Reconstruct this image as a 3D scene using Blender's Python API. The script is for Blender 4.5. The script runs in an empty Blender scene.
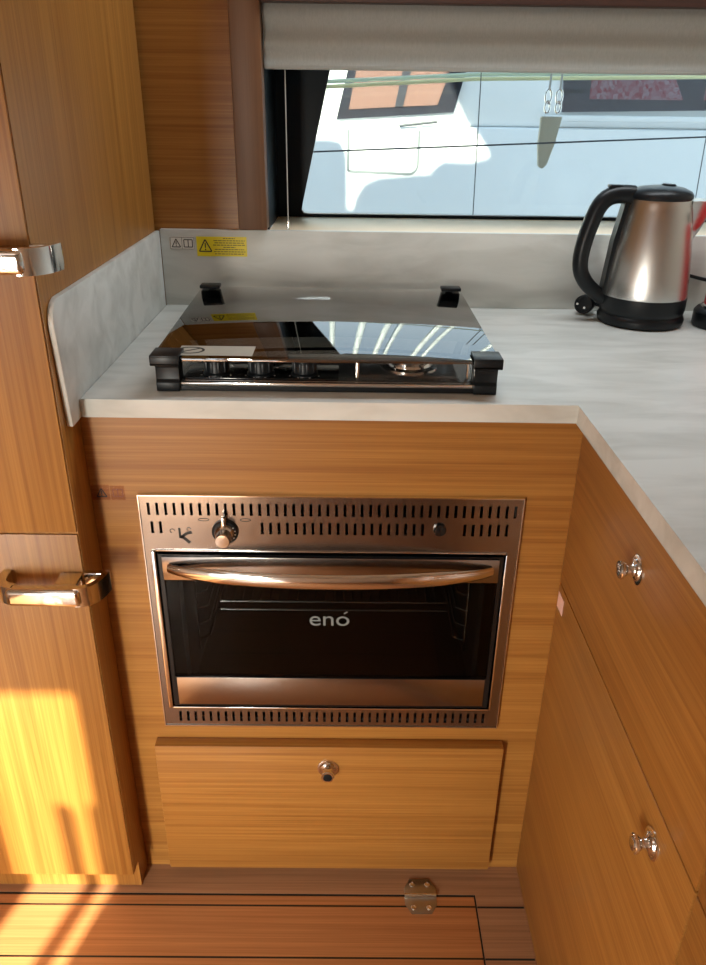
import bpy, bmesh, math, random
from mathutils import Vector, Matrix
random.seed(4)
S = bpy.context.scene
COL = S.collection
R = math.radians

# ------------------------------------------------------------------ camera
cam_d = bpy.data.cameras.new('camera')
cam = bpy.data.objects.new('camera', cam_d)
COL.objects.link(cam)
cam_d.sensor_fit = 'VERTICAL'
cam_d.sensor_height = 36.0
cam_d.lens = 36.0 * 773.9 / 965.0
cam_d.clip_start = 0.02
def cam_matrix(pitch, yaw, roll):
    p, y, r = R(pitch), R(yaw), R(roll)
    fwd = Vector((math.sin(y)*math.cos(p), math.cos(y)*math.cos(p), -math.sin(p)))
    right = Vector((math.cos(y), -math.sin(y), 0))
    up = right.cross(fwd)
    r2 = right*math.cos(r) + up*math.sin(r)
    u2 = -right*math.sin(r) + up*math.cos(r)
    return Matrix((r2, u2, -fwd)).transposed()
cam.matrix_world = Matrix.Translation((0, -1.0, 1.3)) @ cam_matrix(26.076, 0.4252, 0.7976).to_4x4()
S.camera = cam

# ------------------------------------------------------------------ light
S.view_settings.view_transform = 'Standard'
S.view_settings.look = 'None'
S.view_settings.exposure = 0.0
S.view_settings.gamma = 1.0
S.view_settings.use_curve_mapping = False
W = bpy.data.worlds.new('sky')
S.world = W
W.use_nodes = True
wn = W.node_tree
bg = wn.nodes['Background']
wg = wn.nodes.new('ShaderNodeTexCoord')
sx = wn.nodes.new('ShaderNodeSeparateXYZ')
rp = wn.nodes.new('ShaderNodeValToRGB')
rp.color_ramp.elements[0].position = 0.0
rp.color_ramp.elements[0].color = (0.90, 0.94, 0.97, 1)
rp.color_ramp.elements[1].position = 1.0
rp.color_ramp.elements[1].color = (0.42, 0.62, 0.88, 1)
_e = rp.color_ramp.elements.new(0.38)
_e.color = (0.84, 0.91, 0.97, 1)
wn.links.new(wg.outputs['Generated'], sx.inputs[0])
wn.links.new(sx.outputs['Z'], rp.inputs[0])
wn.links.new(rp.outputs[0], bg.inputs[0])
bg.inputs[1].default_value = 2.6

SUN_EL, SUN_AZ = 35.0, 15.5
sd = bpy.data.lights.new('sun', 'SUN')
sd.energy = 21.0
sd.angle = R(0.6)
sd.color = (1.0, 0.86, 0.62)
sun = bpy.data.objects.new('sun', sd)
COL.objects.link(sun)
sdir = Vector((math.sin(R(SUN_AZ))*math.cos(R(SUN_EL)), math.cos(R(SUN_AZ))*math.cos(R(SUN_EL)), -math.sin(R(SUN_EL))))
sun.rotation_euler = sdir.to_track_quat('-Z', 'Y').to_euler()
sun.location = (-2, -6, 5)

def area(name, loc, aim, sx_, sy_, power, color):
    d = bpy.data.lights.new(name, 'AREA')
    d.shape = 'RECTANGLE'
    d.size, d.size_y = sx_, sy_
    d.energy = power
    d.color = color
    o = bpy.data.objects.new(name, d)
    COL.objects.link(o)
    o.location = loc
    o.rotation_euler = (Vector(aim) - Vector(loc)).to_track_quat('-Z', 'Y').to_euler()
    return o
key = area('companionway_daylight', (-0.78, -1.93, 0.72), (-0.22, 0.0, 0.10), 0.18, 0.8, 8.0, (1.0, 0.95, 0.84))
key.data.spread = R(75)
area('saloon_fill', (-0.7, -1.2, 1.93), (-0.5, -1.0, 0.0), 0.6, 0.6, 1.2, (1.0, 0.92, 0.82))  # added soft fill, not a real fitting
area('galley_fill', (0.40, 0.36, 1.93), (0.40, 0.30, 0.0), 0.9, 0.18, 7.5, (0.90, 0.96, 1.0))  # cool fill added to brighten the worktop, no lamp hangs there

# ------------------------------------------------------------------ materials
def new_mat(name):
    m = bpy.data.materials.new(name)
    m.use_nodes = True
    return m, m.node_tree, m.node_tree.nodes['Principled BSDF']

def lin(r, g, b):
    f = lambda v: (v/255/12.92) if v/255 <= 0.04045 else ((v/255+0.055)/1.055)**2.4
    return (f(r), f(g), f(b), 1)

def plain(name, col, rough=0.5, metal=0.0, spec=0.5, coat=0.0, noise=0.0):
    m, t, p = new_mat(name)
    p.inputs['Base Color'].default_value = col
    p.inputs['Roughness'].default_value = rough
    p.inputs['Metallic'].default_value = metal
    p.inputs['Specular IOR Level'].default_value = spec
    p.inputs['Coat Weight'].default_value = coat
    if noise:
        n = t.nodes.new('ShaderNodeTexNoise')
        n.inputs['Scale'].default_value = 60
        c = t.nodes.new('ShaderNodeTexCoord')
        t.links.new(c.outputs['Object'], n.inputs['Vector'])
        mr = t.nodes.new('ShaderNodeMapRange')
        mr.inputs['To Min'].default_value = max(0.01, rough - noise)
        mr.inputs['To Max'].default_value = rough + noise
        t.links.new(n.outputs[0], mr.inputs[0])
        t.links.new(mr.outputs[0], p.inputs['Roughness'])
    return m

def wood(name, axis, light, dark, rough=0.38, seams=None, streak=1.0):
    """straight-grained veneer; axis is the direction the grain runs"""
    m, t, p = new_mat(name)
    N, L = t.nodes, t.links
    tc = N.new('ShaderNodeTexCoord')
    def noise(al, ac, detail, rgh=0.6):
        mp = N.new('ShaderNodeMapping')
        sc = [ac, ac, ac]
        sc['xyz'.index(axis)] = al
        mp.inputs['Scale'].default_value = sc
        n = N.new('ShaderNodeTexNoise')
        n.inputs['Scale'].default_value = 1.0
        n.inputs['Detail'].default_value = detail
        n.inputs['Roughness'].default_value = rgh
        L.new(tc.outputs['Object'], mp.inputs[0])
        L.new(mp.outputs[0], n.inputs['Vector'])
        return n.outputs[0]
    a = noise(1.6, 200, 3)
    b = noise(5.0, 460, 2)
    c = noise(0.9, 60, 2)
    r1 = N.new('ShaderNodeValToRGB')
    r1.color_ramp.elements[0].position = 0.30
    r1.color_ramp.elements[0].color = dark
    r1.color_ramp.elements[1].position = 0.66
    r1.color_ramp.elements[1].color = light
    mx = N.new('ShaderNodeMix')
    mx.inputs[0].default_value = 0.40
    L.new(a, mx.inputs[2]); L.new(b, mx.inputs[3])
    mx2 = N.new('ShaderNodeMix')
    mx2.inputs[0].default_value = 0.30
    L.new(mx.outputs[0], mx2.inputs[2]); L.new(c, mx2.inputs[3])
    mr = N.new('ShaderNodeMapRange')
    mr.inputs['From Min'].default_value = 0.5 - 0.22/streak
    mr.inputs['From Max'].default_value = 0.5 + 0.22/streak
    mr.inputs['To Min'].default_value = 0.2
    mr.inputs['To Max'].default_value = 0.75
    L.new(mx2.outputs[0], mr.inputs[0])
    L.new(mr.outputs[0], r1.inputs[0])
    col = r1.outputs[0]
    if seams:
        # black caulking between the floor boards
        sp = N.new('ShaderNodeSeparateXYZ')
        L.new(tc.outputs['Object'], sp.inputs[0])
        ad = N.new('ShaderNodeMath'); ad.operation = 'ADD'; ad.inputs[1].default_value = seams[0]
        L.new(sp.outputs['Y'], ad.inputs[0])
        fm = N.new('ShaderNodeMath'); fm.operation = 'FLOORED_MODULO'; fm.inputs[1].default_value = seams[1]
        L.new(ad.outputs[0], fm.inputs[0])
        lt = N.new('ShaderNodeMath'); lt.operation = 'LESS_THAN'; lt.inputs[1].default_value = 0.0034
        L.new(fm.outputs[0], lt.inputs[0])
        mm = N.new('ShaderNodeMix'); mm.data_type = 'RGBA'
        L.new(lt.outputs[0], mm.inputs[0])
        L.new(col, mm.inputs[6])
        mm.inputs[7].default_value = (0.012, 0.009, 0.008, 1)
        col = mm.outputs[2]
    L.new(col, p.inputs['Base Color'])
    p.inputs['Roughness'].default_value = rough
    p.inputs['Specular IOR Level'].default_value = 0.45
    bp = N.new('ShaderNodeBump')
    bp.inputs['Strength'].default_value = 0.08
    bp.inputs['Distance'].default_value = 0.001
    L.new(b, bp.inputs['Height'])
    L.new(bp.outputs[0], p.inputs['Normal'])
    return m

TL, TD = lin(174, 122, 58), lin(142, 91, 38)
M = {}
M['wood_x'] = wood('veneer_horizontal', 'x', TL, TD, streak=1.2)
M['wood_y'] = wood('veneer_depth', 'y', TL, TD, streak=1.05)
M['wood_z'] = wood('veneer_upright', 'z', TL, TD, streak=1.2)
M['post'] = wood('post_wood', 'z', lin(124, 86, 58), lin(100, 68, 44), rough=0.45, streak=0.6)
M['floor'] = wood('floor_teak', 'x', lin(172, 128, 94), lin(134, 94, 64), rough=0.42)
M['hatch'] = wood('hatch_teak', 'x', lin(220, 162, 110), lin(180, 122, 76), rough=0.42, seams=(0.082 + 0.0017, 0.0945))
M['trim'] = wood('headliner_wood', 'x', lin(80, 52, 44), lin(64, 42, 36), rough=0.5)
M['gap'] = plain('gap_black', (0.008, 0.007, 0.006, 1), 0.8)
M['black'] = plain('black_plastic', (0.007, 0.009, 0.011, 1), 0.36, spec=0.3, noise=0.05)
M['black_gloss'] = plain('black_gloss', (0.006, 0.007, 0.008, 1), 0.12)
M['enamel'] = plain('oven_enamel', (0.01, 0.01, 0.01, 1), 0.5)
M['chrome'] = plain('chrome', (0.80, 0.79, 0.77, 1), 0.10, metal=1.0)
M['steel'] = plain('satin_steel', (0.60, 0.58, 0.56, 1), 0.24, metal=1.0, noise=0.04)
M['steel_panel'] = plain('oven_panel_steel', (0.33, 0.30, 0.28, 1), 0.20, metal=1.0, noise=0.04)
M['hinge_steel'] = plain('hinge_steel', (0.42, 0.40, 0.36, 1), 0.34, metal=1.0, noise=0.05)
M['wire'] = plain('rack_wire', (0.5, 0.5, 0.5, 1), 0.2, metal=1.0)
M['white'] = plain('white_label', lin(225, 222, 214), 0.5)
M['pink'] = plain('pale_tag', lin(240, 200, 190), 0.5)
M['yellow'] = plain('yellow_label', lin(232, 210, 20), 0.45)
M['ink'] = plain('label_ink', lin(40, 38, 34), 0.6)
M['ink_soft'] = plain('label_ink_fine', lin(120, 108, 22), 0.6)
M['grey_ink'] = plain('logo_grey', lin(118, 126, 126), 0.5)
M['red'] = plain('red_plastic', lin(200, 30, 34), 0.3)
M['sill'] = plain('sill_laminate', lin(244, 226, 194), 0.45)
M['frit'] = plain('window_black', (0.005, 0.010, 0.015, 1), 0.4, spec=0.2)
M['gelcoat'] = plain('white_gelcoat', lin(226, 230, 230), 0.3)
M['groove'] = plain('grey_groove', lin(130, 138, 140), 0.5)
M['liner'] = plain('white_liner', lin(215, 205, 190), 0.6)
M['rope'] = plain('yellow_rope', lin(244, 242, 190), 0.8)
M['rope_pale'] = plain('pale_rope', lin(214, 228, 206), 0.8)
M['cable'] = plain('dark_wire', lin(70, 76, 82), 0.5)
M['cord'] = plain('pale_cord', lin(190, 190, 185), 0.7)
M['leather'] = plain('weathered_cover', lin(196, 190, 170), 0.8)
M['tan'] = plain('tan_reflection', lin(232, 190, 168), 0.8)  # brown reflection in the neighbour's left window, painted as colour
M['winframe'] = plain('smoked_frame', lin(100, 104, 112), 0.3)

def laminate():
    m, t, p = new_mat('streaked_laminate')
    N, L = t.nodes, t.links
    tc = N.new('ShaderNodeTexCoord')
    mp = N.new('ShaderNodeMapping'); mp.inputs['Scale'].default_value = (6, 22, 22)
    n = N.new('ShaderNodeTexNoise'); n.inputs['Scale'].default_value = 1; n.inputs['Detail'].default_value = 6
    n.inputs['Distortion'].default_value = 0.6
    L.new(tc.outputs['Object'], mp.inputs[0]); L.new(mp.outputs[0], n.inputs['Vector'])
    r = N.new('ShaderNodeValToRGB')
    e = r.color_ramp.elements
    e[0].position, e[0].color = 0.32, lin(192, 194, 188)
    e[1].position, e[1].color = 0.60, lin(214, 216, 211)
    L.new(n.outputs[0], r.inputs[0]); L.new(r.outputs[0], p.inputs['Base Color'])
    p.inputs['Roughness'].default_value = 0.42
    return m
M['laminate'] = laminate()

def brushed():
    m, t, p = new_mat('brushed_steel')
    p.inputs['Metallic'].default_value = 1
    p.inputs['Base Color'].default_value = (0.60, 0.60, 0.59, 1)
    p.inputs['Roughness'].default_value = 0.27
    p.inputs['Anisotropic'].default_value = 0.75
    tg = t.nodes.new('ShaderNodeTangent'); tg.direction_type = 'RADIAL'; tg.axis = 'Z'
    t.links.new(tg.outputs[0], p.inputs['Tangent'])
    return m
M['brushed'] = brushed()

def fabric():
    m, t, p = new_mat('blind_fabric')
    N, L = t.nodes, t.links
    tc = N.new('ShaderNodeTexCoord')
    mp = N.new('ShaderNodeMapping'); mp.inputs['Scale'].default_value = (500, 500, 18)
    n = N.new('ShaderNodeTexNoise'); n.inputs['Scale'].default_value = 1; n.inputs['Detail'].default_value = 3
    L.new(tc.outputs['Object'], mp.inputs[0]); L.new(mp.outputs[0], n.inputs['Vector'])
    r = N.new('ShaderNodeValToRGB')
    r.color_ramp.elements[0].color = lin(160, 164, 160)
    r.color_ramp.elements[1].color = lin(186, 190, 186)
    L.new(n.outputs[0], r.inputs[0]); L.new(r.outputs[0], p.inputs['Base Color'])
    p.inputs['Roughness'].default_value = 0.9
    return m
M['fabric'] = fabric()

def sheet_glass(name, tint, ior, rough=0.0, refl=1.0):
    """thin tinted sheet: straight-through transmission plus mirror reflection"""
    m, t, p = new_mat(name)
    N, L = t.nodes, t.links
    N.remove(p)
    tr = N.new('ShaderNodeBsdfTransparent'); tr.inputs[0].default_value = tint
    gl = N.new('ShaderNodeBsdfGlossy'); gl.inputs[0].default_value = (refl, refl, refl, 1); gl.inputs['Roughness'].default_value = rough
    fr = N.new('ShaderNodeFresnel'); fr.inputs[0].default_value = ior
    mx = N.new('ShaderNodeMixShader')
    L.new(fr.outputs[0], mx.inputs[0]); L.new(tr.outputs[0], mx.inputs[1]); L.new(gl.outputs[0], mx.inputs[2])
    L.new(mx.outputs[0], N['Material Output'].inputs[0])
    return m
M['pane'] = sheet_glass('window_tint', (0.70, 0.76, 0.78, 1), 1.3)
M['lid_glass'] = sheet_glass('hob_lid_glass', (0.50, 0.51, 0.50, 1), 3.0)
M['oven_glass'] = sheet_glass('oven_door_glass', (0.55, 0.57, 0.57, 1), 1.25, 0.0, 0.8)
M['far_glass'] = sheet_glass('neighbour_glass', (0.75, 0.75, 0.78, 1), 1.4)

def reflection_pattern():  # red and pink reflection in the neighbour's right window, painted as a pattern
    m, t, p = new_mat('pink_reflection')
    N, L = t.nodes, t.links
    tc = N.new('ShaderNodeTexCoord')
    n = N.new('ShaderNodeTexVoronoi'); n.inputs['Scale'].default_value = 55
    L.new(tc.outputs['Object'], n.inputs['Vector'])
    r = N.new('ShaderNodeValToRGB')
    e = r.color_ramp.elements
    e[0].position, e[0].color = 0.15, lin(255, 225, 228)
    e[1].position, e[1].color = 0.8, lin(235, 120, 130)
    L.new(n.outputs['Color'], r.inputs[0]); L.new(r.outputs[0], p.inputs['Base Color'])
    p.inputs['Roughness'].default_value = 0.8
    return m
M['pattern'] = reflection_pattern()

# ------------------------------------------------------------------ mesh helpers
class B:
    """collects shapes (world coordinates) and links them as ONE mesh object"""
    def __init__(s):
        s.bm = bmesh.new()
    def _add(s, bm2, mat4=None):
        if mat4 is not None:
            bmesh.ops.transform(bm2, matrix=mat4, verts=bm2.verts)
        bmesh.ops.recalc_face_normals(bm2, faces=bm2.faces)
        me = bpy.data.meshes.new('tmp'); bm2.to_mesh(me); bm2.free()
        s.bm.from_mesh(me); bpy.data.meshes.remove(me)
        return s
    def box(s, x0, x1, y0, y1, z0, z1, bev=0.0, seg=2):
        b = bmesh.new()
        bmesh.ops.create_cube(b, size=1)
        for v in b.verts:
            v.co = Vector((x0 if v.co.x < 0 else x1, y0 if v.co.y < 0 else y1, z0 if v.co.z < 0 else z1))
        if bev:
            bmesh.ops.bevel(b, geom=b.edges[:], offset=bev, segments=seg, affect='EDGES', profile=0.5)
        return s._add(b)
    def prism(s, poly, axis, a0, a1, bev=0.0):
        """poly: 2D points in the two other axes (in xyz order), extruded along axis from a0 to a1"""
        b = bmesh.new()
        def P(p, a):
            if axis == 'x': return (a, p[0], p[1])
            if axis == 'y': return (p[0], a, p[1])
            return (p[0], p[1], a)
        lo = [b.verts.new(P(p, a0)) for p in poly]
        hi = [b.verts.new(P(p, a1)) for p in poly]
        b.faces.new(lo); b.faces.new(hi)
        n = len(poly)
        for i in range(n):
            b.faces.new((lo[i], lo[(i+1) % n], hi[(i+1) % n], hi[i]))
        if bev:
            es = [e for e in b.edges]
            bmesh.ops.bevel(b, geom=es, offset=bev, segments=2, affect='EDGES', profile=0.5)
        return s._add(b)
    def lathe(s, prof, origin=(0, 0, 0), direction=(0, 0, 1), seg=32):
        """prof: list of (radius, height along direction)"""
        b = bmesh.new()
        rings = []
        for r, h in prof:
            if r < 1e-6:
                rings.append([b.verts.new((0, 0, h))])
            else:
                rings.append([b.verts.new((r*math.cos(2*math.pi*k/seg), r*math.sin(2*math.pi*k/seg), h)) for k in range(seg)])
        for a, c in zip(rings, rings[1:]):
            for k in range(seg):
                k2 = (k+1) % seg
                if len(a) == 1 and len(c) == 1: continue
                if len(a) == 1: b.faces.new((a[0], c[k], c[k2]))
                elif len(c) == 1: b.faces.new((a[k], a[k2], c[0]))
                else: b.faces.new((a[k], a[k2], c[k2], c[k]))
        if len(rings[0]) > 1: b.faces.new(rings[0])
        if len(rings[-1]) > 1: b.faces.new(rings[-1])
        q = Vector(direction).normalized().to_track_quat('Z', 'Y')
        return s._add(b, Matrix.Translation(origin) @ q.to_matrix().to_4x4())
    def cyl(s, p0, p1, r, seg=20, r1=None):
        p0, p1 = Vector(p0), Vector(p1)
        return s.lathe([(r, 0), (r if r1 is None else r1, (p1-p0).length)], p0, p1-p0, seg)
    def sweep(s, pts, section, up=(0, 0, 1), scales=None, cap=True):
        """sweep a closed 2D section (side, up) along points"""
        pts = [Vector(p) for p in pts]
        b = bmesh.new(); rings = []
        prev_u = Vector(up)
        for i, p in enumerate(pts):
            t = (pts[min(i+1, len(pts)-1)] - pts[max(i-1, 0)]).normalized()
            side = t.cross(prev_u)
            if side.length < 1e-4: side = t.orthogonal()
            side.normalize()
            u = side.cross(t).normalized()
            prev_u = u
            k = 1.0 if scales is None else scales[i]
            rings.append([b.verts.new(p + side*(a*k) + u*(c*k)) for a, c in section])
        n = len(section)
        for a, c in zip(rings, rings[1:]):
            for k in range(n):
                b.faces.new((a[k], a[(k+1) % n], c[(k+1) % n], c[k]))
        if cap:
            b.faces.new(rings[0]); b.faces.new(rings[-1])
        return s._add(b)
    def tube(s, pts, r, seg=10, up=(0, 0, 1), scales=None):
        return s.sweep(pts, [(r*math.cos(2*math.pi*k/seg), r*math.sin(2*math.pi*k/seg)) for k in range(seg)], up, scales)
    def plate(s, xs, zs, holes, y0, y1):
        """upright sheet with rectangular openings; holes = [(x0,x1,z0,z1)]"""
        X = sorted(set([round(v, 6) for v in xs] + [round(v, 6) for h in holes for v in h[:2]]))
        Z = sorted(set([round(v, 6) for v in zs] + [round(v, 6) for h in holes for v in h[2:]]))
        b = bmesh.new(); V = {}
        def vert(x, z):
            if (x, z) not in V: V[(x, z)] = b.verts.new((x, y0, z))
            return V[(x, z)]
        for i in range(len(X)-1):
            for j in range(len(Z)-1):
                mx, mz = (X[i]+X[i+1])/2, (Z[j]+Z[j+1])/2
                if any(h[0] < mx < h[1] and h[2] < mz < h[3] for h in holes): continue
                b.faces.new((vert(X[i], Z[j]), vert(X[i+1], Z[j]), vert(X[i+1], Z[j+1]), vert(X[i], Z[j+1])))
        r = bmesh.ops.extrude_face_region(b, geom=b.faces[:])
        for v in r['geom']:
            if isinstance(v, bmesh.types.BMVert): v.co.y = y1
        return s._add(b)
    def move(s, mat4):
        bmesh.ops.transform(s.bm, matrix=mat4, verts=s.bm.verts); return s
    def build(s, name, mat, parent=None, angle=35, label=None):
        off = Vector((0, 0, 0))
        q = parent
        while q is not None:
            off += q.location; q = q.parent
        for v in s.bm.verts: v.co -= off
        for e in s.bm.edges:
            e.smooth = len(e.link_faces) == 2 and e.calc_face_angle(3.2) < R(angle)
        for f in s.bm.faces: f.smooth = True
        me = bpy.data.meshes.new(name); s.bm.to_mesh(me); s.bm.free()
        o = bpy.data.objects.new(name, me)
        COL.objects.link(o)
        me.materials.append(M[mat] if isinstance(mat, str) else mat)
        if parent is not None: o.parent = parent
        if label: o['label'] = label
        return o

def thing(name, loc, label, cat, group=None):
    o = bpy.data.objects.new(name, None)
    o.empty_display_size = 0.05
    COL.objects.link(o)
    o.location = loc
    tag(o, label, cat, group)
    return o
def tag(o, label, cat, group=None):
    o['label'] = label; o['category'] = cat
    if group: o['group'] = group
    return o
def struct(name, b, mat, parent=None):
    o = b.build(name, mat, parent)
    o['kind'] = 'structure'
    return o
def arc(cx, cy, r, a0, a1, n):
    return [(cx + r*math.cos(R(a0 + (a1-a0)*i/n)), cy + r*math.sin(R(a0 + (a1-a0)*i/n))) for i in range(n+1)]
def bez(p0, p1, p2, p3, n=14):
    p0, p1, p2, p3 = map(Vector, (p0, p1, p2, p3))
    return [p0*(1-t)**3 + p1*3*t*(1-t)**2 + p2*3*t*t*(1-t) + p3*t**3 for t in [i/n for i in range(n+1)]]
def text_mesh(body, size, depth, mat4):
    cu = bpy.data.curves.new('lettering', 'FONT')
    cu.body = body; cu.size = size; cu.extrude = depth
    cu.align_x = 'CENTER'; cu.align_y = 'CENTER'
    ob = bpy.data.objects.new('lettering', cu)
    COL.objects.link(ob)
    dg = bpy.context.evaluated_depsgraph_get()
    me = bpy.data.meshes.new_from_object(ob.evaluated_get(dg))
    bpy.data.objects.remove(ob); bpy.data.curves.remove(cu)
    b = B(); b.bm.from_mesh(me); bpy.data.meshes.remove(me)
    bmesh.ops.transform(b.bm, matrix=mat4, verts=b.bm.verts)
    return b

# ================================================================== setting
XL, XR, YA, YB, ZC = -1.5, 1.06, -2.0, 0.545, 1.96
DEP = 0.533                       # face of the rear splashback
struct('floor', B().box(XL, XR, -0.058, 0.80, -0.04, 0).box(0.2415, XR, YA, -0.058, -0.04, 0).box(XL, 0.2415, YA, -0.058, -0.04, -0.022), 'floor')
struct('ceiling', B().box(XL, XR, YA, 0.80, ZC, ZC+0.05), 'liner')
struct('wall_left', B().box(XL-0.03, XL, YA, 0.80, -0.04, ZC), 'liner')
struct('wall_right', B().box(XR, XR+0.03, YA, 0.80, -0.04, ZC), 'liner')
struct('wall_back', B().box(XL, -0.2105, DEP+0.0118, DEP+0.03, 0, ZC).box(XL, XR, 0.78, 0.80, 0, 1.05), 'wood_x')
struct('trim_1', B().box(-0.211, -0.157, DEP-0.012, DEP+0.03, 1.083, ZC, 0.003), 'post')
struct('trim_2', B().box(-0.157, XR, DEP-0.02, DEP+0.01, 1.452, 1.56, 0.002).box(-0.157, XR, DEP-0.02, 0.78, 1.56, ZC), 'trim')
struct('trim_3', B().box(-0.157, XR, DEP+0.013, 0.757, 1.062, 1.079, 0.001), 'sill')   # sill under the window
struct('trim_4', B().box(-0.17, -0.157, DEP+0.031, 0.757, 1.079, 1.56), 'frit')          # side of the window recess, its shade put in as black
# unseen aft wall: doorway openings cut to shape the sun patch and floor bounce
struct('wall_aft', B().plate((XL, XR), (-0.04, ZC), [(-1.125, -1.022, 0.0, 1.64), (-1.125, -0.955, 1.64, 1.90), (-0.997, -0.967, 0.0, 1.64),
                                                      (-1.46, -1.14, 0.0, 1.0), (-0.93, -0.50, 0.0, 0.40)], YA-0.03, YA), 'liner')

# window: black-bordered sheet with a slanting end
def clear_outline():
    return [(-0.045 + 0.0, 1.36), (-0.104, 1.105), (-0.106, 1.093), (-0.101, 1.087), (-0.09, 1.0855)]
co = clear_outline()
frit = B()
frit.prism([(-0.19, 1.062), (-0.19, 1.56), (0.0, 1.56)] + co[:1] + co[1:] + [(-0.09, 1.062)], 'y', 0.757, 0.775)
frit.box(-0.09, XR, 0.757, 0.775, 1.062, 1.0855)
frit.box(0.0, XR, 0.757, 0.775, 1.5, 1.56)
w1 = struct('window_1', frit, 'frit')
struct('window_glass', B().box(-0.19, XR, 0.776, 0.779, 1.062, 1.56), 'pane', w1)

# ================================================================== tall cabinet (left)
tall = thing('tall_cabinet', (-0.68, 0.2, 0), 'tall teak cabinet with chrome door handles at left of galley', 'cabinet')
B().box(-1.0, -0.372, -0.0688, DEP-0.001, 0.0665, ZC-0.001).build('carcass', 'wood_z', tall)
B().box(-1.0, -0.3722, -0.043, DEP-0.001, 0.0005, 0.066).build('plinth', 'wood_z', tall)
def latch(z, parent):
    """chrome door handle: a bar on two curved arms, the right one wrapping past the door edge"""
    b = B()
    h = 0.014
    # bar
    b.box(-0.464, -0.362, -0.126, -0.106, z-h, z+h, 0.007, 4)
    sec = [(-0.006, -0.014), (0.006, -0.014), (0.006, 0.014), (-0.006, 0.014)]
    # left arm back to the door
    b.sweep(bez((-0.455, -0.114, z), (-0.478, -0.112, z), (-0.480, -0.095, z), (-0.478, -0.0725, z), 8), sec)
    # right end plate sweeping round the door corner
    b.sweep(bez((-0.372, -0.118, z), (-0.352, -0.118, z), (-0.342, -0.106, z), (-0.338, -0.076, z), 10), [(-0.004, -0.015), (0.004, -0.015), (0.004, 0.015), (-0.004, 0.015)])
    b.box(-0.3705, -0.335, -0.080, -0.070, z-0.013, z+0.013, 0.002)
    b.box(-0.404, -0.372, -0.108, -0.0725, z-0.011, z+0.011, 0.003)
    return b.build('handle', 'chrome', parent)
d1 = B().box(-0.998, -0.373, -0.072, -0.0698, 0.7645, ZC-0.004, 0.0008).build('door', 'wood_z', tall)
latch(1.137, d1)
d2 = B().box(-0.998, -0.373, -0.072, -0.0698, 0.066, 0.7605, 0.0008).build('door', 'wood_z', tall)
latch(0.690, d2)

# ================================================================== front cabinet under the hob
base = thing('base_cabinet', (-0.02, 0.26, 0), 'teak cabinet front under the worktop, holding the oven above one low drawer', 'cabinet')
f = B().plate((-0.3715, 0.3460), (0.0005, 0.9115), [(-0.296, 0.249, 0.362, 0.783)], 0.0, 0.018)
f.build('face_panel', 'wood_x', base)
dr = B().box(-0.322, 0.269, -0.022, -0.0005, 0.021, 0.322, 0.0015).build('drawer', 'wood_x', base)
def push_knob(p, n, parent, cap='chrome', k=1.0):
    """chrome push-button knob: rose, slim neck, flared head"""
    prof = [(0.0165, 0), (0.0165, 0.0025), (0.0145, 0.0035), (0.0125, 0.0035), (0.0115, 0.006), (0.0075, 0.0085), (0.0062, 0.012), (0.0062, 0.018),
            (0.0085, 0.0215), (0.0105, 0.024), (0.0105, 0.0275), (0.0095, 0.029), (0, 0.0292)]
    prof = [(r*k*1.05, h*k*0.74) for r, h in prof]
    o = B().lathe(prof, p, n, 32).build('knob', 'chrome', parent)
    b = Vector(p) + Vector(n)*0.0292*k*0.74
    B().lathe([(0.0072*k, 0), (0.0072*k, 0.0008), (0.006*k, 0.0012), (0, 0.0013)], b, n, 24).build('button', 'steel' if cap == 'chrome' else cap, o)
    return o
push_knob((-0.029, -0.022, 0.276), (0, -1, 0), dr, 'black', 1.05)

# ================================================================== worktop and splashbacks
wt = B()
wt.prism([(-0.3630, -0.015), (0.312, -0.015), (0.312, -1.35), (1.058, -1.35), (1.058, DEP+0.0115), (-0.3630, DEP+0.0115)], 'z', 0.912, 0.938, 0.0018)
wt = wt.build('worktop', 'laminate')
tag(wt, 'pale grey streaked L-shaped galley worktop', 'worktop')
pl = [(0.5325, 0.912), (0.5325, 1.079)] + arc(-0.030, 1.049, 0.030, 90, 180, 8) + [(-0.049, 0.912)]
sp = B().prism(pl, 'x', -0.3715, -0.3634, 0.0012).build('splashback', 'laminate')
tag(sp, 'short round-cornered grey splashback panel against the tall cabinet', 'splashback')
sp2 = B().box(-0.3630, 1.058, DEP, DEP+0.0115, 0.9382, 1.0815, 0.0012)
sp2 = sp2.build('splashback', 'laminate')
tag(sp2, 'long low grey splashback panel below the window, behind hob and kettle', 'splashback')

# ================================================================== right-hand units
PX = 0.327
rc = thing('side_cabinet', (0.7, -0.5, 0), 'teak base unit on the right with a shallow drawer over a deep door', 'cabinet')
B().box(PX+0.022, 1.05, -1.34, -0.003, 0.001, 0.911).build('carcass', 'wood_y', rc)
dw = B().box(PX, PX+0.02, -0.5215, -0.0006, 0.6465, 0.9105, 0.0012).build('drawer', 'wood_y', rc)
push_knob((PX, -0.263, 0.834), (-1, 0, 0), dw)
do = B().box(PX, PX+0.02, -0.5215, -0.0006, 0.002, 0.6435, 0.0012).build('door', 'wood_y', rc)
push_knob((PX, -0.432, 0.600), (-1, 0, 0), do)
B().box(PX, PX+0.02, -1.0, -0.5245, 0.6465, 0.9105, 0.0012).build('drawer', 'wood_y', rc)
B().box(PX, PX+0.02, -1.0, -0.5245, 0.002, 0.6435, 0.0012).build('door', 'wood_y', rc)
tg = B().box(PX-0.0008, PX-0.0001, -0.034, -0.006, 0.605, 0.632).build('tag', 'pink')
tag(tg, 'small pale tag stuck on the deep teak door by the corner', 'tag')

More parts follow.
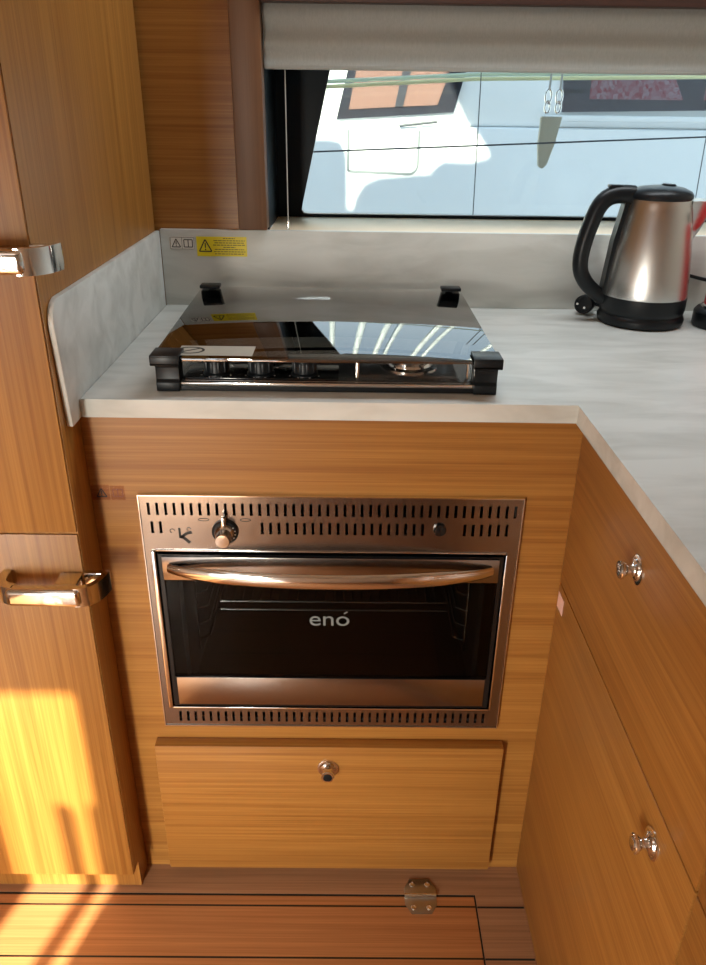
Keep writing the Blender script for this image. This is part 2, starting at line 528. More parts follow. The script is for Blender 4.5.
# ================================================================== floor hatch and hinge
fh = B().box(XL+0.001, 0.2385, -1.99, -0.0625, -0.0218, 0, 0.0008).build('floor_hatch', 'hatch')
tag(fh, 'teak floor hatch with black seams, hinged in front of the base cabinet', 'floor hatch')
sm = B().box(0.2415, 0.326, -0.0845, -0.0812, 0.0000, 0.0003).box(0.2415, 0.326, -0.179, -0.1757, 0.0, 0.0003).build('floor_seam', 'gap')
sm['kind'] = 'structure'
struct('floor_seam', B().box(XL, 0.2382, -0.0622, -0.0583, -0.0215, -0.0008).box(0.2388, 0.2412, -1.99, -0.0583, -0.0215, -0.0008), 'gap')
hg = thing('hinge', (0.1405, -0.063, 0), 'steel butterfly hinge on the floor joining the hatch', 'hinge')
hx = 0.1405
def leaf(sg):
    pts = [(hx-0.029, -0.063), (hx+0.029, -0.063), (hx+0.029, -0.063+sg*0.016), (hx+0.018, -0.063+sg*0.034), (hx-0.018, -0.063+sg*0.034), (hx-0.029, -0.063+sg*0.016)]
    return B().prism(pts if sg > 0 else pts[::-1], 'z', 0.0004, 0.0026, 0.0005).build('leaf', 'hinge_steel', hg)
for sg in (1, -1):
    lf = leaf(sg)
    for dx in (-0.014, 0.014):
        B().lathe([(0.0054, 0), (0.0050, 0.0010), (0.0034, 0.0016), (0.0026, 0.0008), (0, 0.0008)], (hx+dx, -0.063+sg*0.023, 0.0026), (0, 0, 1), 16).build('screw', 'chrome', lf)
bb = B()
for k in range(5):
    bb.cyl((hx-0.029+k*0.0117, -0.063, 0.0042), (hx-0.029+k*0.0117+0.0108, -0.063, 0.0042), 0.0038, 14)
bb.build('barrel', 'chrome', hg)

# ================================================================== oven
OX0, OX1, OZ0, OZ1 = -0.302, 0.255, 0.356, 0.789
ov = thing('oven', (-0.0235, 0.0, 0.356), 'built-in stainless steel oven with dark glass door and bowed handle', 'oven')
P_ = 0.01243
slots = []
sw = 0.0021
for i in range(44):
    x = -0.2895 + i*P_
    slots.append((x-sw, x+sw, 0.7575, 0.7775))
for i in list(range(0, 2)) + list(range(13, 33)) + list(range(37, 43)):
    x = -0.2885 + i*P_ + 0.0015
    slots.append((x-sw, x+sw, 0.727, 0.7465))
for i in range(41):
    x = -0.276 + i*0.01268
    slots.append((x-sw, x+sw, 0.364, 0.385))
DX0, DX1, DZ0, DZ1 = -0.2855, 0.2375, 0.3985, 0.697
B().plate((OX0, OX1), (OZ0, OZ1), slots + [(DX0, DX1, DZ0, DZ1)], -0.006, -0.0005).build('front_panel', 'steel_panel', ov)
rim = B()
rim.box(OX0-0.0015, OX0, -0.008, -0.0005, OZ0, OZ1).box(OX1, OX1+0.0015, -0.008, -0.0005, OZ0, OZ1).box(OX0-0.0015, OX1+0.0015, -0.008, -0.0005, OZ1, OZ1+0.0015).box(OX0-0.0015, OX1+0.0015, -0.008, -0.0005, OZ0-0.0015, OZ0)
rim.build('edge_trim', 'chrome', ov)
tr = B()
for xa, xb in ((DX0-0.0075, DX0), (DX1, DX1+0.0035)):
    tr.box(xa, xb, -0.011, -0.0005, DZ0-0.003, DZ1, 0.0015)
tr.box(DX0, DX1, -0.011, -0.0005, DZ0-0.003, DZ0, 0.0008).box(DX0, DX1, -0.0085, -0.0005, DZ1, DZ1+0.002, 0.0006)
tr.build('door_surround', 'chrome', ov)
hs = B()
hs.box(-0.295, -0.2885, 0.0, 0.43, 0.3625, 0.7825).box(0.242, 0.248, 0.0, 0.43, 0.3625, 0.7825)
hs.box(-0.2885, 0.242, 0.0, 0.43, 0.3625, 0.3685).box(-0.2885, 0.242, 0.0, 0.43, 0.7765, 0.7825).box(-0.2885, 0.242, 0.42, 0.43, 0.3685, 0.7765)
hs.build('housing', 'enamel', ov)
# inner cooking chamber
ch = B()
ch.box(-0.262, -0.255, 0.012, 0.40, 0.41, 0.70).box(0.208, 0.215, 0.012, 0.40, 0.41, 0.70).box(-0.255, 0.208, 0.012, 0.40, 0.41, 0.416).box(-0.255, 0.208, 0.012, 0.40, 0.694, 0.70).box(-0.255, 0.208, 0.39, 0.40, 0.416, 0.694)
ch.build('chamber', 'enamel', ov)
rk = B()
for z in (0.572, 0.556):
    rk.tube([(-0.205, 0.045, z), (0.165, 0.045, z)], 0.0022, 8)
for i in range(25):
    x = -0.2 + i*0.015
    rk.tube([(x, 0.045, 0.572), (x, 0.36, 0.572)], 0.0013, 6)
rk.tube([(-0.205, 0.36, 0.572), (0.165, 0.36, 0.572)], 0.0022, 8)
rk.build('rack', 'wire', ov)
for sx_, x in ((1, -0.243), (-1, 0.196)):
    sr = B()
    for z in (0.50, 0.53, 0.56, 0.59, 0.62):
        sr.tube([(x, 0.04, z), (x+sx_*0.016, 0.05, z), (x+sx_*0.016, 0.35, z), (x, 0.37, z)], 0.0018, 6)
    sr.tube([(x, 0.04, 0.48), (x, 0.04, 0.65)], 0.002, 6)
    sr.build('side_rail', 'wire', ov)
# door
door = B().plate((-0.2825, 0.2345), (0.402, 0.6935), [(-0.2765, 0.2285, 0.463, 0.650)], -0.011, -0.003).build('door', 'black_gloss', ov)
B().box(-0.2765, 0.2285, -0.0100, -0.0070, 0.463, 0.650).build('glass', 'oven_glass', door)
B().box(-0.2765, 0.2285, -0.0140, -0.0112, 0.650, 0.6905, 0.0006).build('top_band', 'steel_panel', door)
B().box(-0.2740, 0.2260, -0.0125, -0.0112, 0.4065, 0.462, 0.0004).build('lower_band', 'steel_panel', door)
hp = []
for i in range(31):
    u = -1 + 2*i/30
    hp.append((-0.0245 + 0.2425*u, -0.0165 - 0.034*(1-u*u)**0.75, 0.6725))
sec = [(0.006*math.cos(2*math.pi*k/20), 0.0125*math.sin(2*math.pi*k/20)) for k in range(20)]
B().sweep(hp, sec, scales=[0.62 + 0.38*min(1, (1-abs(-1+2*i/30))*3) for i in range(31)]).build('handle', 'chrome', door)
mt = Matrix.Translation((-0.0265, -0.0104, 0.5775)) @ Matrix.Rotation(R(90), 4, 'X')
lg = text_mesh('eno', 0.038, 0.0002, mt @ Matrix.Scale(1.12, 4, (1, 0, 0)))
lg.prism([(-0.0045, 0.5893), (-0.0030, 0.5878), (0.0022, 0.5916), (0.0008, 0.5932)], 'y', -0.0106, -0.0102)
lg.build('logo', 'grey_ink', door)
# controls
kn = B()
kn.lathe([(0.0195, 0), (0.0195, 0.003), (0.0175, 0.005), (0, 0.005)], (-0.180, -0.0061, 0.731), (0, -1, 0), 32)
kb = kn.build('knob_plate', 'black', ov)
k2 = B().lathe([(0.0150, 0), (0.0142, 0.006), (0.0115, 0.009), (0.0112, 0.023), (0.0100, 0.0255), (0, 0.0258)], (-0.180, -0.0112, 0.731), (0, -1, 0), 32)
k2.box(-0.1835, -0.1765, -0.0190, -0.0112, 0.738, 0.760, 0.0015)
k2.build('knob', 'chrome', kb)
ms = B()
for a in range(8):
    t_ = R(-35 - a*22)
    ms.cyl((-0.180+0.0155*math.cos(t_+1.2), -0.0110, 0.731+0.0155*math.sin(t_+1.2)), (-0.180+0.0155*math.cos(t_+1.2), -0.0114, 0.731+0.0155*math.sin(t_+1.2)), 0.0009, 8)
ms.build('dial_mark', 'white', kb)
B().lathe([(0.0095, 0), (0.0095, 0.004), (0.008, 0.006), (0.006, 0.0065), (0, 0.007)], (0.136, -0.0061, 0.738), (0, -1, 0), 28).build('igniter_button', 'black_gloss', ov)
em = B()
def stroke(b, p, q, w, y=-0.0063):
    d = Vector((q[0]-p[0], 0, q[1]-p[1])); n = Vector((-d.z, 0, d.x)).normalized()*w
    pts = [(p[0]+n.x, p[1]+n.z), (p[0]-n.x, p[1]-n.z), (q[0]-n.x, q[1]-n.z), (q[0]+n.x, q[1]+n.z)]
    return b.prism(pts, 'y', y, y+0.0003)
stroke(em, (-0.2475, 0.736), (-0.2470, 0.719), 0.0016)
stroke(em, (-0.2470, 0.7195), (-0.2365, 0.7275), 0.0022)
stroke(em, (-0.2365, 0.7275), (-0.2295, 0.729), 0.0024)
stroke(em, (-0.2445, 0.7225), (-0.2335, 0.711), 0.0024)
em.build('emblem', 'ink', ov)
for cx_ in (-0.2105, -0.1495):
    oq = B()
    ring = [(cx_ + 0.0078*math.cos(2*math.pi*k/18), 0.7505 + 0.0022*math.sin(2*math.pi*k/18)) for k in range(18)]
    for k in range(18): stroke(oq, ring[k], ring[(k+1) % 18], 0.0004)
    oq.build('dial_symbol', 'ink', ov)
oq = B()
for (cx_, cz_, r_) in ((-0.2580, 0.731, 0.0034), (-0.2335, 0.7345, 0.0028)):
    ring = [(cx_ + r_*math.cos(2*math.pi*k/14), cz_ + r_*math.sin(2*math.pi*k/14)) for k in range(11)]
    for k in range(10): stroke(oq, ring[k], ring[k+1], 0.0004)
oq.build('dial_symbol', 'ink', ov)

# ================================================================== hob
hob = thing('hob', (-0.03, 0.24, 0.938), 'gas hob with black knobs under a closed grey glass lid', 'hob')
HX0, HX1, HY0, HY1 = -0.266, 0.205, 0.024, 0.470
B().box(HX0+0.008, HX1-0.008, HY0+0.008, HY1-0.004, 0.9385, 0.9520, 0.003).build('tray', 'steel', hob)
fr = B().box(HX0+0.03, HX1-0.03, HY0, HY0+0.0075, 0.9455, 0.9515, 0.0018)
fr.build('front_rail', 'chrome', hob)
B().box(HX0+0.03, HX1-0.03, HY0+0.001, HY0+0.0075, 0.9385, 0.9452).build('base_strip', 'black', hob)
cpn = B().box(HX0+0.035, -0.015, HY0+0.010, HY0+0.075, 0.9521, 0.9545, 0.0008).build('control_panel', 'black_gloss', hob)
for x in (-0.187, -0.125, -0.063):
    k_ = B().lathe([(0.0195, 0), (0.0195, 0.002), (0.0165, 0.004), (0.0165, 0.020), (0.0150, 0.0225), (0, 0.023)], (x, 0.055, 0.9546), (0, 0, 1), 28)
    for q in range(10):
        a = 2*math.pi*q/10
        k_.box(x+0.0155*math.cos(a)-0.002, x+0.0155*math.cos(a)+0.002, 0.055+0.0155*math.sin(a)-0.002, 0.055+0.0155*math.sin(a)+0.002, 0.959, 0.974, 0.0008)
    k_ = k_.build('knob', 'black', hob)
    mk = B()
    for q in (-60, -20, 20, 60):
        a = R(-90 + q)
        mk.cyl((x+0.0235*math.cos(a), 0.055+0.0235*math.sin(a)*0.8, 0.9545), (x+0.0235*math.cos(a), 0.055+0.0235*math.sin(a)*0.8, 0.9548), 0.0012, 8)
    mk.build('dial_mark', 'white', cpn)
for sx_, x in ((-1, HX0), (1, HX1)):
    a, b_ = (x-0.004, x+0.036) if sx_ < 0 else (x-0.036, x+0.004)
    br = B().prism([(0.020, 0.9385), (0.020, 0.951), (0.024, 0.955), (0.024, 0.972), (0.018, 0.978), (0.050, 0.978), (0.050, 0.9385)], 'x', a+0.004, b_-0.004, 0.001)
    br.box(a, b_, 0.010, 0.055, 0.9775, 0.9822, 0.0015).box(a, b_, 0.010, 0.0145, 0.9775, 0.9905, 0.0012).box(a, b_, 0.010, 0.05, 0.9885, 0.9925, 0.0015)
    br.build('corner_bracket', 'black', hob)
    a, b_ = (-0.281, -0.240) if sx_ < 0 else (0.168, 0.209)
    hb = B().box(a+0.002, b_-0.002, 0.448, 0.474, 0.9880, 0.9945, 0.002)
    hb.box(a+0.014, b_-0.014, 0.4705, 0.476, 0.9385, 0.9890, 0.001)
    hb.build('lid_hinge', 'black', hob)
lid = B().prism([(HX0-0.003, 0.016), (HX1+0.002, 0.016), (HX1+0.002, 0.470), (HX0-0.012, 0.470)], 'z', 0.9832, 0.9878, 0.0008).build('glass_lid', 'lid_glass', hob)
lb = B().box(-0.238, -0.133, 0.028, 0.074, 0.9879, 0.9882).build('lid_label', plain('grey_label', lin(186, 182, 168), 0.5), lid)
sy = B()
ring = [(-0.222 + 0.0185*math.cos(2*math.pi*k/24), 0.052 + 0.0145*math.sin(2*math.pi*k/24)) for k in range(24)]
def flat_stroke(b, p, q, w, z0, z1):
    d = Vector((q[0]-p[0], q[1]-p[1], 0)); n = Vector((-d.y, d.x, 0)).normalized()*w
    return b.prism([(p[0]+n.x, p[1]+n.y), (p[0]-n.x, p[1]-n.y), (q[0]-n.x, q[1]-n.y), (q[0]+n.x, q[1]+n.y)], 'z', z0, z1)
for k in range(24): flat_stroke(sy, ring[k], ring[(k+1) % 24], 0.0018, 0.98822, 0.9884)
flat_stroke(sy, (-0.235, 0.042), (-0.209, 0.062), 0.0018, 0.98822, 0.9884)
sy.build('prohibition_sign', 'ink', lb)
def burner(x, y, r):
    ring_ = B().lathe([(r*1.25, 0), (r*1.25, 0.003), (r*1.0, 0.005), (r*0.96, 0.012), (r*0.9, 0.014), (r*0.5, 0.014), (0, 0.0135)], (x, y, 0.9521), (0, 0, 1), 36).build('burner', 'chrome', hob)
    B().lathe([(r*0.86, 0), (r*0.86, 0.0035), (r*0.78, 0.0055), (0, 0.006)], (x, y, 0.9662), (0, 0, 1), 36).build('burner_cap', 'black', ring_)
burner(0.089, 0.105, 0.034)
burner(-0.140, 0.300, 0.030)
burner(0.085, 0.335, 0.040)
def support(x0, x1, y0, y1):
    b = B()
    zt = 0.9775
    b.tube([(x0, y0, 0.9525), (x0, y0, zt), (x0, y1, zt), (x0, y1, 0.9525)], 0.0026, 8, up=(1, 0, 0))
    b.tube([(x1, y0, 0.9525), (x1, y0, zt), (x1, y1, zt), (x1, y1, 0.9525)], 0.0026, 8, up=(1, 0, 0))
    ym, xm = (y0+y1)/2, (x0+x1)/2
    for y in (y0 + (y1-y0)*0.25, y0 + (y1-y0)*0.75):
        b.tube([(x0, y, zt), (xm-0.012, y, zt)], 0.0024, 8)
        b.tube([(xm+0.012, y, zt), (x1, y, zt)], 0.0024, 8)
    b.build('pan_support', 'chrome', hob)
support(0.012, 0.168, 0.050, 0.215)
support(0.012, 0.168, 0.240, 0.430)
support(-0.225, -0.055, 0.200, 0.400)

# ================================================================== labels on the panels
def warning_triangle(b, cx, cz, r, y, t):
    P = [(cx, cz+r), (cx-r*0.95, cz-r*0.75), (cx+r*0.95, cz-r*0.75)]
    for k in range(3):
        p, q = P[k], P[(k+1) % 3]
        d = Vector((q[0]-p[0], 0, q[1]-p[1])); n = Vector((-d.z, 0, d.x)).normalized()*t
        b.prism([(p[0]+n.x, p[1]+n.z), (p[0]-n.x, p[1]-n.z), (q[0]-n.x, q[1]-n.z), (q[0]+n.x, q[1]+n.z)], 'y', y-0.0002, y)
    b.box(cx-t, cx+t, y-0.0002, y, cz-r*0.22, cz+r*0.5)
    b.box(cx-t, cx+t, y-0.0002, y, cz-r*0.58, cz-r*0.36)
def book(b, cx, cz, w, h, y, t):
    for x in (cx-w, cx, cx+w):
        b.box(x-t, x+t, y-0.0002, y, cz-h*0.8, cz+h*0.8)
    for s in (-1, 1):
        for e in (-0.8, 0.8):
            b.box(min(cx, cx+s*w), max(cx, cx+s*w), y-0.0002, y, cz+h*e-t, cz+h*e+t)
yb = DEP-0.0002
l1 = thing('pictogram_label', (-0.321, yb, 1.056), 'small white label with warning triangle and open book pictograms on splashback', 'label')
B().box(-0.3455, -0.2985, yb-0.0005, yb, 1.0445, 1.0680).build('backing', 'white', l1)
b = B(); warning_triangle(b, -0.3335, 1.0555, 0.0085, yb-0.0005, 0.0008); book(b, -0.3105, 1.0560, 0.0080, 0.0085, yb-0.0005, 0.0008)
for x in (-0.3445, -0.3225, -0.2995): b.box(x-0.0003, x+0.0003, yb-0.0007, yb-0.0005, 1.0452, 1.0672)
for z in (1.0454, 1.0670): b.box(-0.3445, -0.2995, yb-0.0007, yb-0.0005, z-0.0003, z+0.0003)
b.build('pictogram', 'ink', l1)
l2 = thing('warning_label', (-0.246, yb, 1.051), 'yellow warning label with black triangle and fine print on splashback', 'label')
B().box(-0.2945, -0.1985, yb-0.0005, yb, 1.0325, 1.0690).build('backing', 'yellow', l2)
b = B(); warning_triangle(b, -0.2780, 1.0510, 0.0125, yb-0.0005, 0.0011); b.build('pictogram', 'ink', l2)
b = B()
for i in range(8):
    z = 1.0660 - i*0.0041
    hw = 0.011 if i in (0, 4) else 0.031 - 0.004*random.random()
    x = -0.2325 - hw
    while x < -0.2325 + hw:
        w_ = 0.003 + 0.005*random.random()
        b.box(x, min(x+w_, -0.2325+hw+0.001), yb-0.0007, yb-0.0005, z-0.0010, z+0.0006)
        x += w_ + 0.0012
b.build('fine_print', 'ink_soft', l2)
l3 = thing('pictogram_label', (-0.345, -0.0002, 0.79), 'clear label with dark warning triangle and book on teak beside oven', 'label')
clear = sheet_glass('clear_film', (0.93, 0.86, 0.84, 1), 1.2, 0.2)
B().box(-0.3700, -0.3445, -0.0006, -0.0002, 0.7785, 0.8030).box(-0.3430, -0.3225, -0.0006, -0.0002, 0.7785, 0.8015).build('backing', clear, l3)
b = B(); warning_triangle(b, -0.3560, 0.7895, 0.0075, -0.0006, 0.0008); b.build('pictogram', 'ink', l3)
b = B(); book(b, -0.3325, 0.790, 0.0070, 0.0075, -0.0006, 0.0005); b.build('pictogram', plain('faded_ink', lin(120, 70, 50), 0.6), l3)

# ================================================================== kettle
KX, KY = 0.545, 0.444
ke = thing('kettle', (KX, KY, 0.938), 'brushed steel electric kettle with black handle, lid and base', 'kettle')
B().lathe([(0.0760, 0), (0.0800, 0.003), (0.0815, 0.012), (0.0790, 0.018), (0.0770, 0.020), (0.0770, 0.021)], (KX, KY, 0.9385), (0, 0, 1), 56).build('power_base', 'black', ke)
B().lathe([(0.0770, 0), (0.0785, 0.002), (0.0800, 0.010), (0.0800, 0.0325), (0.0, 0.0325)], (KX, KY, 0.9600), (0, 0, 1), 56).build('bottom_collar', 'black', ke)
prof = [(0.0795, 0.0), (0.0795, 0.004), (0.0765, 0.04), (0.0720, 0.08), (0.0665, 0.12), (0.0605, 0.155), (0.0572, 0.170), (0.0560, 0.1735), (0.0, 0.1735)]
body = B().lathe(prof, (KX, KY, 0.9927), (0, 0, 1), 72)
# pouring lip: a tapering V leaning out to the right
bs = bmesh.new()
def lip_ring(t):
    z = 1.075 + t*0.0905
    ro = 0.060 + (0.106-0.060)*t**0.8
    w = 0.006 + 0.026*t
    inr = 0.0690 - 0.0140*t - 0.006
    return [(KX+inr, KY-w, z), (KX+inr*0.6+ro*0.4+0.004, KY-w*0.9, z), (KX+ro, KY-w*0.18, z), (KX+ro, KY+w*0.18, z), (KX+inr*0.6+ro*0.4+0.004, KY+w*0.9, z), (KX+inr, KY+w, z)]
rr = [[bs.verts.new(p) for p in lip_ring(i/8)] for i in range(9)]
for a, c in zip(rr, rr[1:]):
    for k in range(6): bs.faces.new((a[k], a[(k+1) % 6], c[(k+1) % 6], c[k]))
bs.faces.new(rr[0]); bs.faces.new(rr[-1])
body.build('body', 'brushed', ke)
sp_ = B(); sp_._add(bs); sp_.build('spout', 'steel', ke)
ld = B().lathe([(0.0562, 0.0), (0.0580, 0.003), (0.0575, 0.008), (0.0530, 0.0140), (0.040, 0.0195), (0.020, 0.0225), (0.010, 0.0232), (0, 0.0233)], (KX, KY, 1.1664), (0, 0, 1), 56).build('lid', 'black', ke)
B().lathe([(0.013, 0), (0.013, 0.002), (0.011, 0.0035), (0, 0.0038)], (KX+0.012, KY, 1.1885), (0.05, 0, 1), 24).build('lid_button', 'black', ld)
hpts = bez((KX-0.050, KY, 1.172), (KX-0.085, KY, 1.176), (KX-0.106, KY, 1.172), (KX-0.117, KY, 1.135), 10)[:-1] + \
       bez((KX-0.117, KY, 1.135), (KX-0.130, KY, 1.090), (KX-0.139, KY, 1.045), (KX-0.122, KY, 1.022), 10)[:-1] + \
       bez((KX-0.122, KY, 1.022), (KX-0.112, KY, 1.006), (KX-0.100, KY, 0.998), (KX-0.076, KY, 0.982), 8)
hsec = [(0.0150*math.cos(2*math.pi*k/16), 0.0150*math.sin(2*math.pi*k/16)) for k in range(16)]
hd = B().sweep(hpts, hsec, up=(0, 0, 1), scales=[1.12 - 0.22*i/(len(hpts)-1) for i in range(len(hpts))])
# the strip running down the body behind the grip
hd.sweep([(KX-0.0605, KY, 1.168), (KX-0.0735, KY, 1.09), (KX-0.0815, KY, 0.99)], [(0.012, -0.004), (0.012, 0.004), (-0.012, 0.004), (-0.012, -0.004)], up=(-1, 0, 0))
hd = hd.build('handle', 'black', ke)
B().box(KX-0.098, KX-0.074, KY-0.009, KY+0.009, 1.184, 1.1895, 0.002).build('switch', 'black', hd)
# plug lying beside the base
pg = B()
pdir = Vector((-0.55, -0.83, 0.05)).normalized()
p0 = Vector((0.452, 0.500, 0.9585))
pg.lathe([(0.009, 0), (0.0135, 0.006), (0.0180, 0.012), (0.0185, 0.030), (0.0175, 0.032), (0.0160, 0.032), (0.0155, 0.029), (0, 0.029)], p0 - pdir*0.018, pdir, 28)
plug = pg.build('plug', 'black', ke)
sd_ = pdir.cross(Vector((0, 0, 1))).normalized()
for sgn in (-1, 1):
    q = p0 + pdir*0.011 + sd_*(0.0075*sgn) + Vector((0, 0, 0.003*sgn))
    B().cyl(q, q + pdir*0.017, 0.0024, 12).build('plug_pin', 'chrome', plug)
b0 = p0 - pdir*0.018
B().tube(bez(b0, b0 - pdir*0.03, (0.49, 0.522, 0.944), (0.53, 0.524, 0.9425), 10) + bez((0.53, 0.524, 0.9425), (0.60, 0.526, 0.9425), (0.575, 0.50, 0.9425), (0.560, 0.505, 0.9425), 8)[1:], 0.0034, 10).build('power_cord', 'black', ke)

ke.scale = (0.958, 0.958, 0.958)

# ================================================================== red canister at the right edge
CX, CY = 0.697, 0.415
rc_ = thing('canister', (CX, CY, 0.938), 'red canister on black ringed base beside the kettle, cut off by picture edge', 'canister')
B().lathe([(0.058, 0), (0.0605, 0.004), (0.0605, 0.026), (0.056, 0.032), (0.050, 0.034), (0.0, 0.034)], (CX, CY, 0.9385), (0, 0, 1), 40).build('base', 'black', rc_)
B().lathe([(0.050, 0), (0.050, 0.004), (0.047, 0.006), (0.0, 0.006)], (CX, CY, 0.9727), (0, 0, 1), 40).build('ring', 'chrome', rc_)
B().lathe([(0.0455, 0), (0.0440, 0.03), (0.0400, 0.09), (0.036, 0.135), (0.030, 0.146), (0.0, 0.147)], (CX, CY, 0.9788), (0, 0, 1), 40).build('body', 'red', rc_)
B().lathe([(0.010, 0), (0.010, 0.006), (0.016, 0.012), (0.016, 0.018), (0.010, 0.022), (0, 0.022)], (CX, CY, 1.1259), (0, 0, 1), 24).build('knob', 'black', rc_)
cb = B().tube(bez((0.645, 0.5285, 1.012), (0.68, 0.5285, 1.002), (0.72, 0.5285, 0.992), (0.80, 0.5285, 0.99), 10), 0.0034, 10).build('power_cable', 'black')
tag(cb, 'thin black cable along the splashback behind the kettle', 'cable')

# ================================================================== blind and its guide cord
bl = thing('window_blind', (0.45, 0.548, 1.354), 'raised grey fabric blind across the top of the window', 'blind')
bz = [(0.5460 + 0.0035*math.sin(i*0.9), 1.360 + i*0.0065) for i in range(16)]
pr = [(y, z) for y, z in bz] + [(y+0.010, z) for y, z in reversed(bz)]
B().prism(pr, 'x', -0.1555, 1.055).build('fabric', 'fabric', bl)
B().box(-0.1555, 1.055, 0.5460, 0.5570, 1.3530, 1.3605, 0.002).build('bottom_rail', 'fabric', bl)
B().tube([(-0.1195, 0.556, 1.354), (-0.1205, 0.563, 1.0830)], 0.0010, 8, up=(1, 0, 0)).build('guide_cord', 'cord', bl)
B().cyl((-0.1205, 0.563, 1.0795), (-0.1205, 0.563, 1.096), 0.0032, 12, 0.0022).build('cord_clip', 'chrome', bl)

# ================================================================== outside
struct('deck', B().box(XL-0.5, 6.0, 0.82, 1.45, 0.80, 0.86), 'gelcoat')
struct('water', B().box(-30, 30, 1.45, 60, -0.9, -0.6), plain('harbour_water', lin(70, 95, 105), 0.15))
struct('roof', B().box(XL-0.6, 6.0, YA-0.1, 0.85, ZC+0.06, ZC+0.12), 'gelcoat')
# unseen panel added on our own roof, cut to shade the neighbouring boat
YCST = 0.70
dY = 3.2 - YCST
def up(x, z): return (x - dY*math.tan(R(SUN_AZ)), z + dY*math.tan(R(SUN_EL))/math.cos(R(SUN_AZ)))
sky = [(-1.6, 1.12), (-0.10, 1.13), (-0.045, 1.115), (-0.025, 1.07), (-0.022, 0.80), (0.015, 0.80), (0.03, 0.86), (0.075, 0.925), (0.15, 0.955), (0.40, 0.975),
       (0.43, 1.01), (0.475, 1.035), (0.60, 1.03), (0.685, 1.05), (0.70, 1.075), (0.64, 1.16), (0.55, 1.27), (0.44, 1.47), (0.40, 1.65), (3.5, 1.65)]
pts = [up(x, z) for x, z in sky]
poly = pts + [(pts[-1][0], ZC+0.1205), (pts[0][0], ZC+0.1205)]
struct('shade_cutout', B().prism(poly, 'y', YCST-0.02, YCST+0.02), 'gelcoat')

nb = thing('neighbouring_boat', (0.8, 3.6, -0.6), 'white neighbouring boat moored outside the window', 'boat')
B().box(-3.0, 7.0, 3.2, 5.2, -0.62, 1.205, 0.02).build('hull', 'gelcoat', nb)
cab = B().prism([(3.235, 1.2051), (3.235, 1.48), (3.32, 1.72), (3.6, 1.80), (5.0, 1.80), (5.0, 1.2051)], 'x', -2.5, 6.5, 0.012).build('cabin', 'gelcoat', nb)
def far_window(poly, inner, mat, painted_reflection):
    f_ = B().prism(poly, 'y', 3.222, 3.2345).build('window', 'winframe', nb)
    B().prism(inner, 'y', 3.2185, 3.2217).build('painted_reflection', painted_reflection, f_)  # flat panel coloured as the pane's reflection
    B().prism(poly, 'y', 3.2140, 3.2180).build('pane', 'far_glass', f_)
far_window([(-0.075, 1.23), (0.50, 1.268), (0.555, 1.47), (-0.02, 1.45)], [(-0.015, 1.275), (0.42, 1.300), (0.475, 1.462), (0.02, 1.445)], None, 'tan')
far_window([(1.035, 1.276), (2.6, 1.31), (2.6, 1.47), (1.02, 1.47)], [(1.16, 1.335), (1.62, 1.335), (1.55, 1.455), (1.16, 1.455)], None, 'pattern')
B().prism([(1.72, 1.335), (2.3, 1.345), (2.3, 1.455), (1.72, 1.455)], 'y', 3.2186, 3.2216).build('painted_reflection', 'pattern', nb)  # second panel with the pink reflection painted on
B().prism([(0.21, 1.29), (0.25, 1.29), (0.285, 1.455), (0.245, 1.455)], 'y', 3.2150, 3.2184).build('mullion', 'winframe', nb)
# rubbing strake and locker outline
B().box(0.95, 6.0, 3.188, 3.2, 1.235, 1.262, 0.004).build('strake', 'gelcoat', nb)
lk = B()
rp_ = [(-0.015, 1.185)] + [(-0.015, 0.995)] + arc(0.29, 1.03, 0.045, -90, 0, 6) + [(0.335, 1.185)]
for p, q in zip(rp_, rp_[1:]):
    d = Vector((q[0]-p[0], 0, q[1]-p[1])); n = Vector((-d.z, 0, d.x)).normalized()*0.006
    lk.prism([(p[0]+n.x, p[1]+n.z), (p[0]-n.x, p[1]-n.z), (q[0]-n.x, q[1]-n.z), (q[0]+n.x, q[1]+n.z)], 'y', 3.196, 3.1995)
lk.build('locker_outline', 'groove', nb)
st = B(); st.tube([(0.235, 3.19, 1.205), (0.42, 3.19, 1.225)], 0.006, 8); st.build('wiper', 'cable', nb)
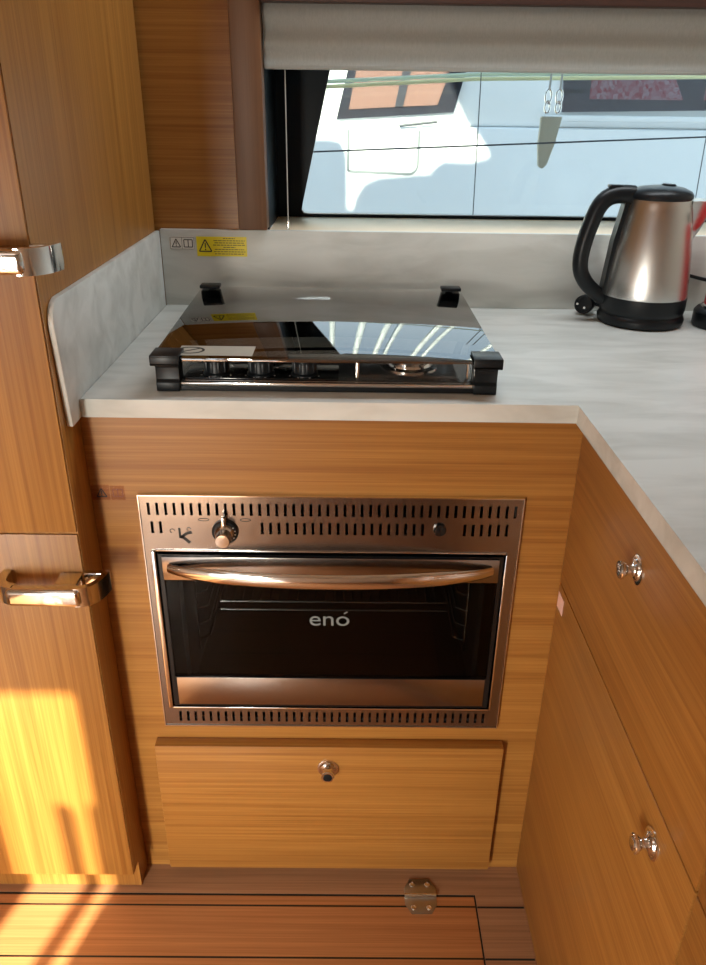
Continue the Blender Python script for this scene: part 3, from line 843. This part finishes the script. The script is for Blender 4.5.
# guard wires of our own deck
gw = thing('guard_wire', (0.4, 1.3, 0.86), 'thin dark guard wires crossing the view outside the window', 'wire')
B().tube([(-0.6, 1.3, 1.157), (1.6, 1.3, 1.261)], 0.0022, 8).build('wire', 'cable', gw)
for xa, xb in ((0.335, 0.349), (0.955, 0.972)):
    B().tube([(xb, 1.3, 0.861), (xa, 1.3, 1.60)], 0.0014, 8, up=(1, 0, 0)).build('upright_wire', 'cable', gw)
for i, (za, zb, mt_, lb_) in enumerate(((1.337, 1.372, 'rope', 'yellow mooring rope crossing the window, lower of the two'), (1.352, 1.384, 'rope_pale', 'pale green mooring rope crossing the window, upper of the two'))):
    rp2 = B().tube([(-0.5, 1.45+i*0.03, za-0.02), (0.35, 1.45+i*0.03, zb-0.005), (1.6, 1.45+i*0.03, zb+0.02)], 0.0055, 10).build('rope', mt_)
    tag(rp2, lb_, 'rope')
pk = thing('pulley_block', (0.53, 1.4, 1.15), 'pale pulley block with tapered cover hanging outside the window', 'pulley')
def blockpt(px): return px
B().prism([(0.530, 1.275), (0.590, 1.275), (0.577, 1.21), (0.561, 1.150), (0.548, 1.138), (0.536, 1.146), (0.530, 1.20)], 'y', 1.39, 1.41, 0.004).build('cover', 'leather', pk)
for x in (0.546, 0.576):
    sh = B()
    for r0, z in ((0.012, 1.325), (0.010, 1.298)):
        lp = [(x + r0*0.7*math.cos(2*math.pi*k/14), 1.4, z + r0*1.5*math.sin(2*math.pi*k/14)) for k in range(15)]
        sh.tube(lp, 0.0032, 8, up=(0, 1, 0))
    sh.build('shackle', 'chrome', pk)
    B().tube([(x, 1.4, 1.34), (x+0.008, 1.4, 1.62)], 0.003, 8, up=(1, 0, 0)).build('line', 'cord', pk)
for i, (x, y) in enumerate(((0.3, 7.0), (0.75, 7.6), (1.05, 8.4), (1.5, 7.2), (2.1, 9.0), (-0.2, 8.6), (2.9, 7.8))):
    m_ = B().cyl((x, y, -0.6), (x, y, 11), 0.06, 12).build('mast', 'gelcoat')
    tag(m_, 'white sailing mast beyond the neighbouring boat, reflected in the hob lid', 'mast', 'masts in the marina')
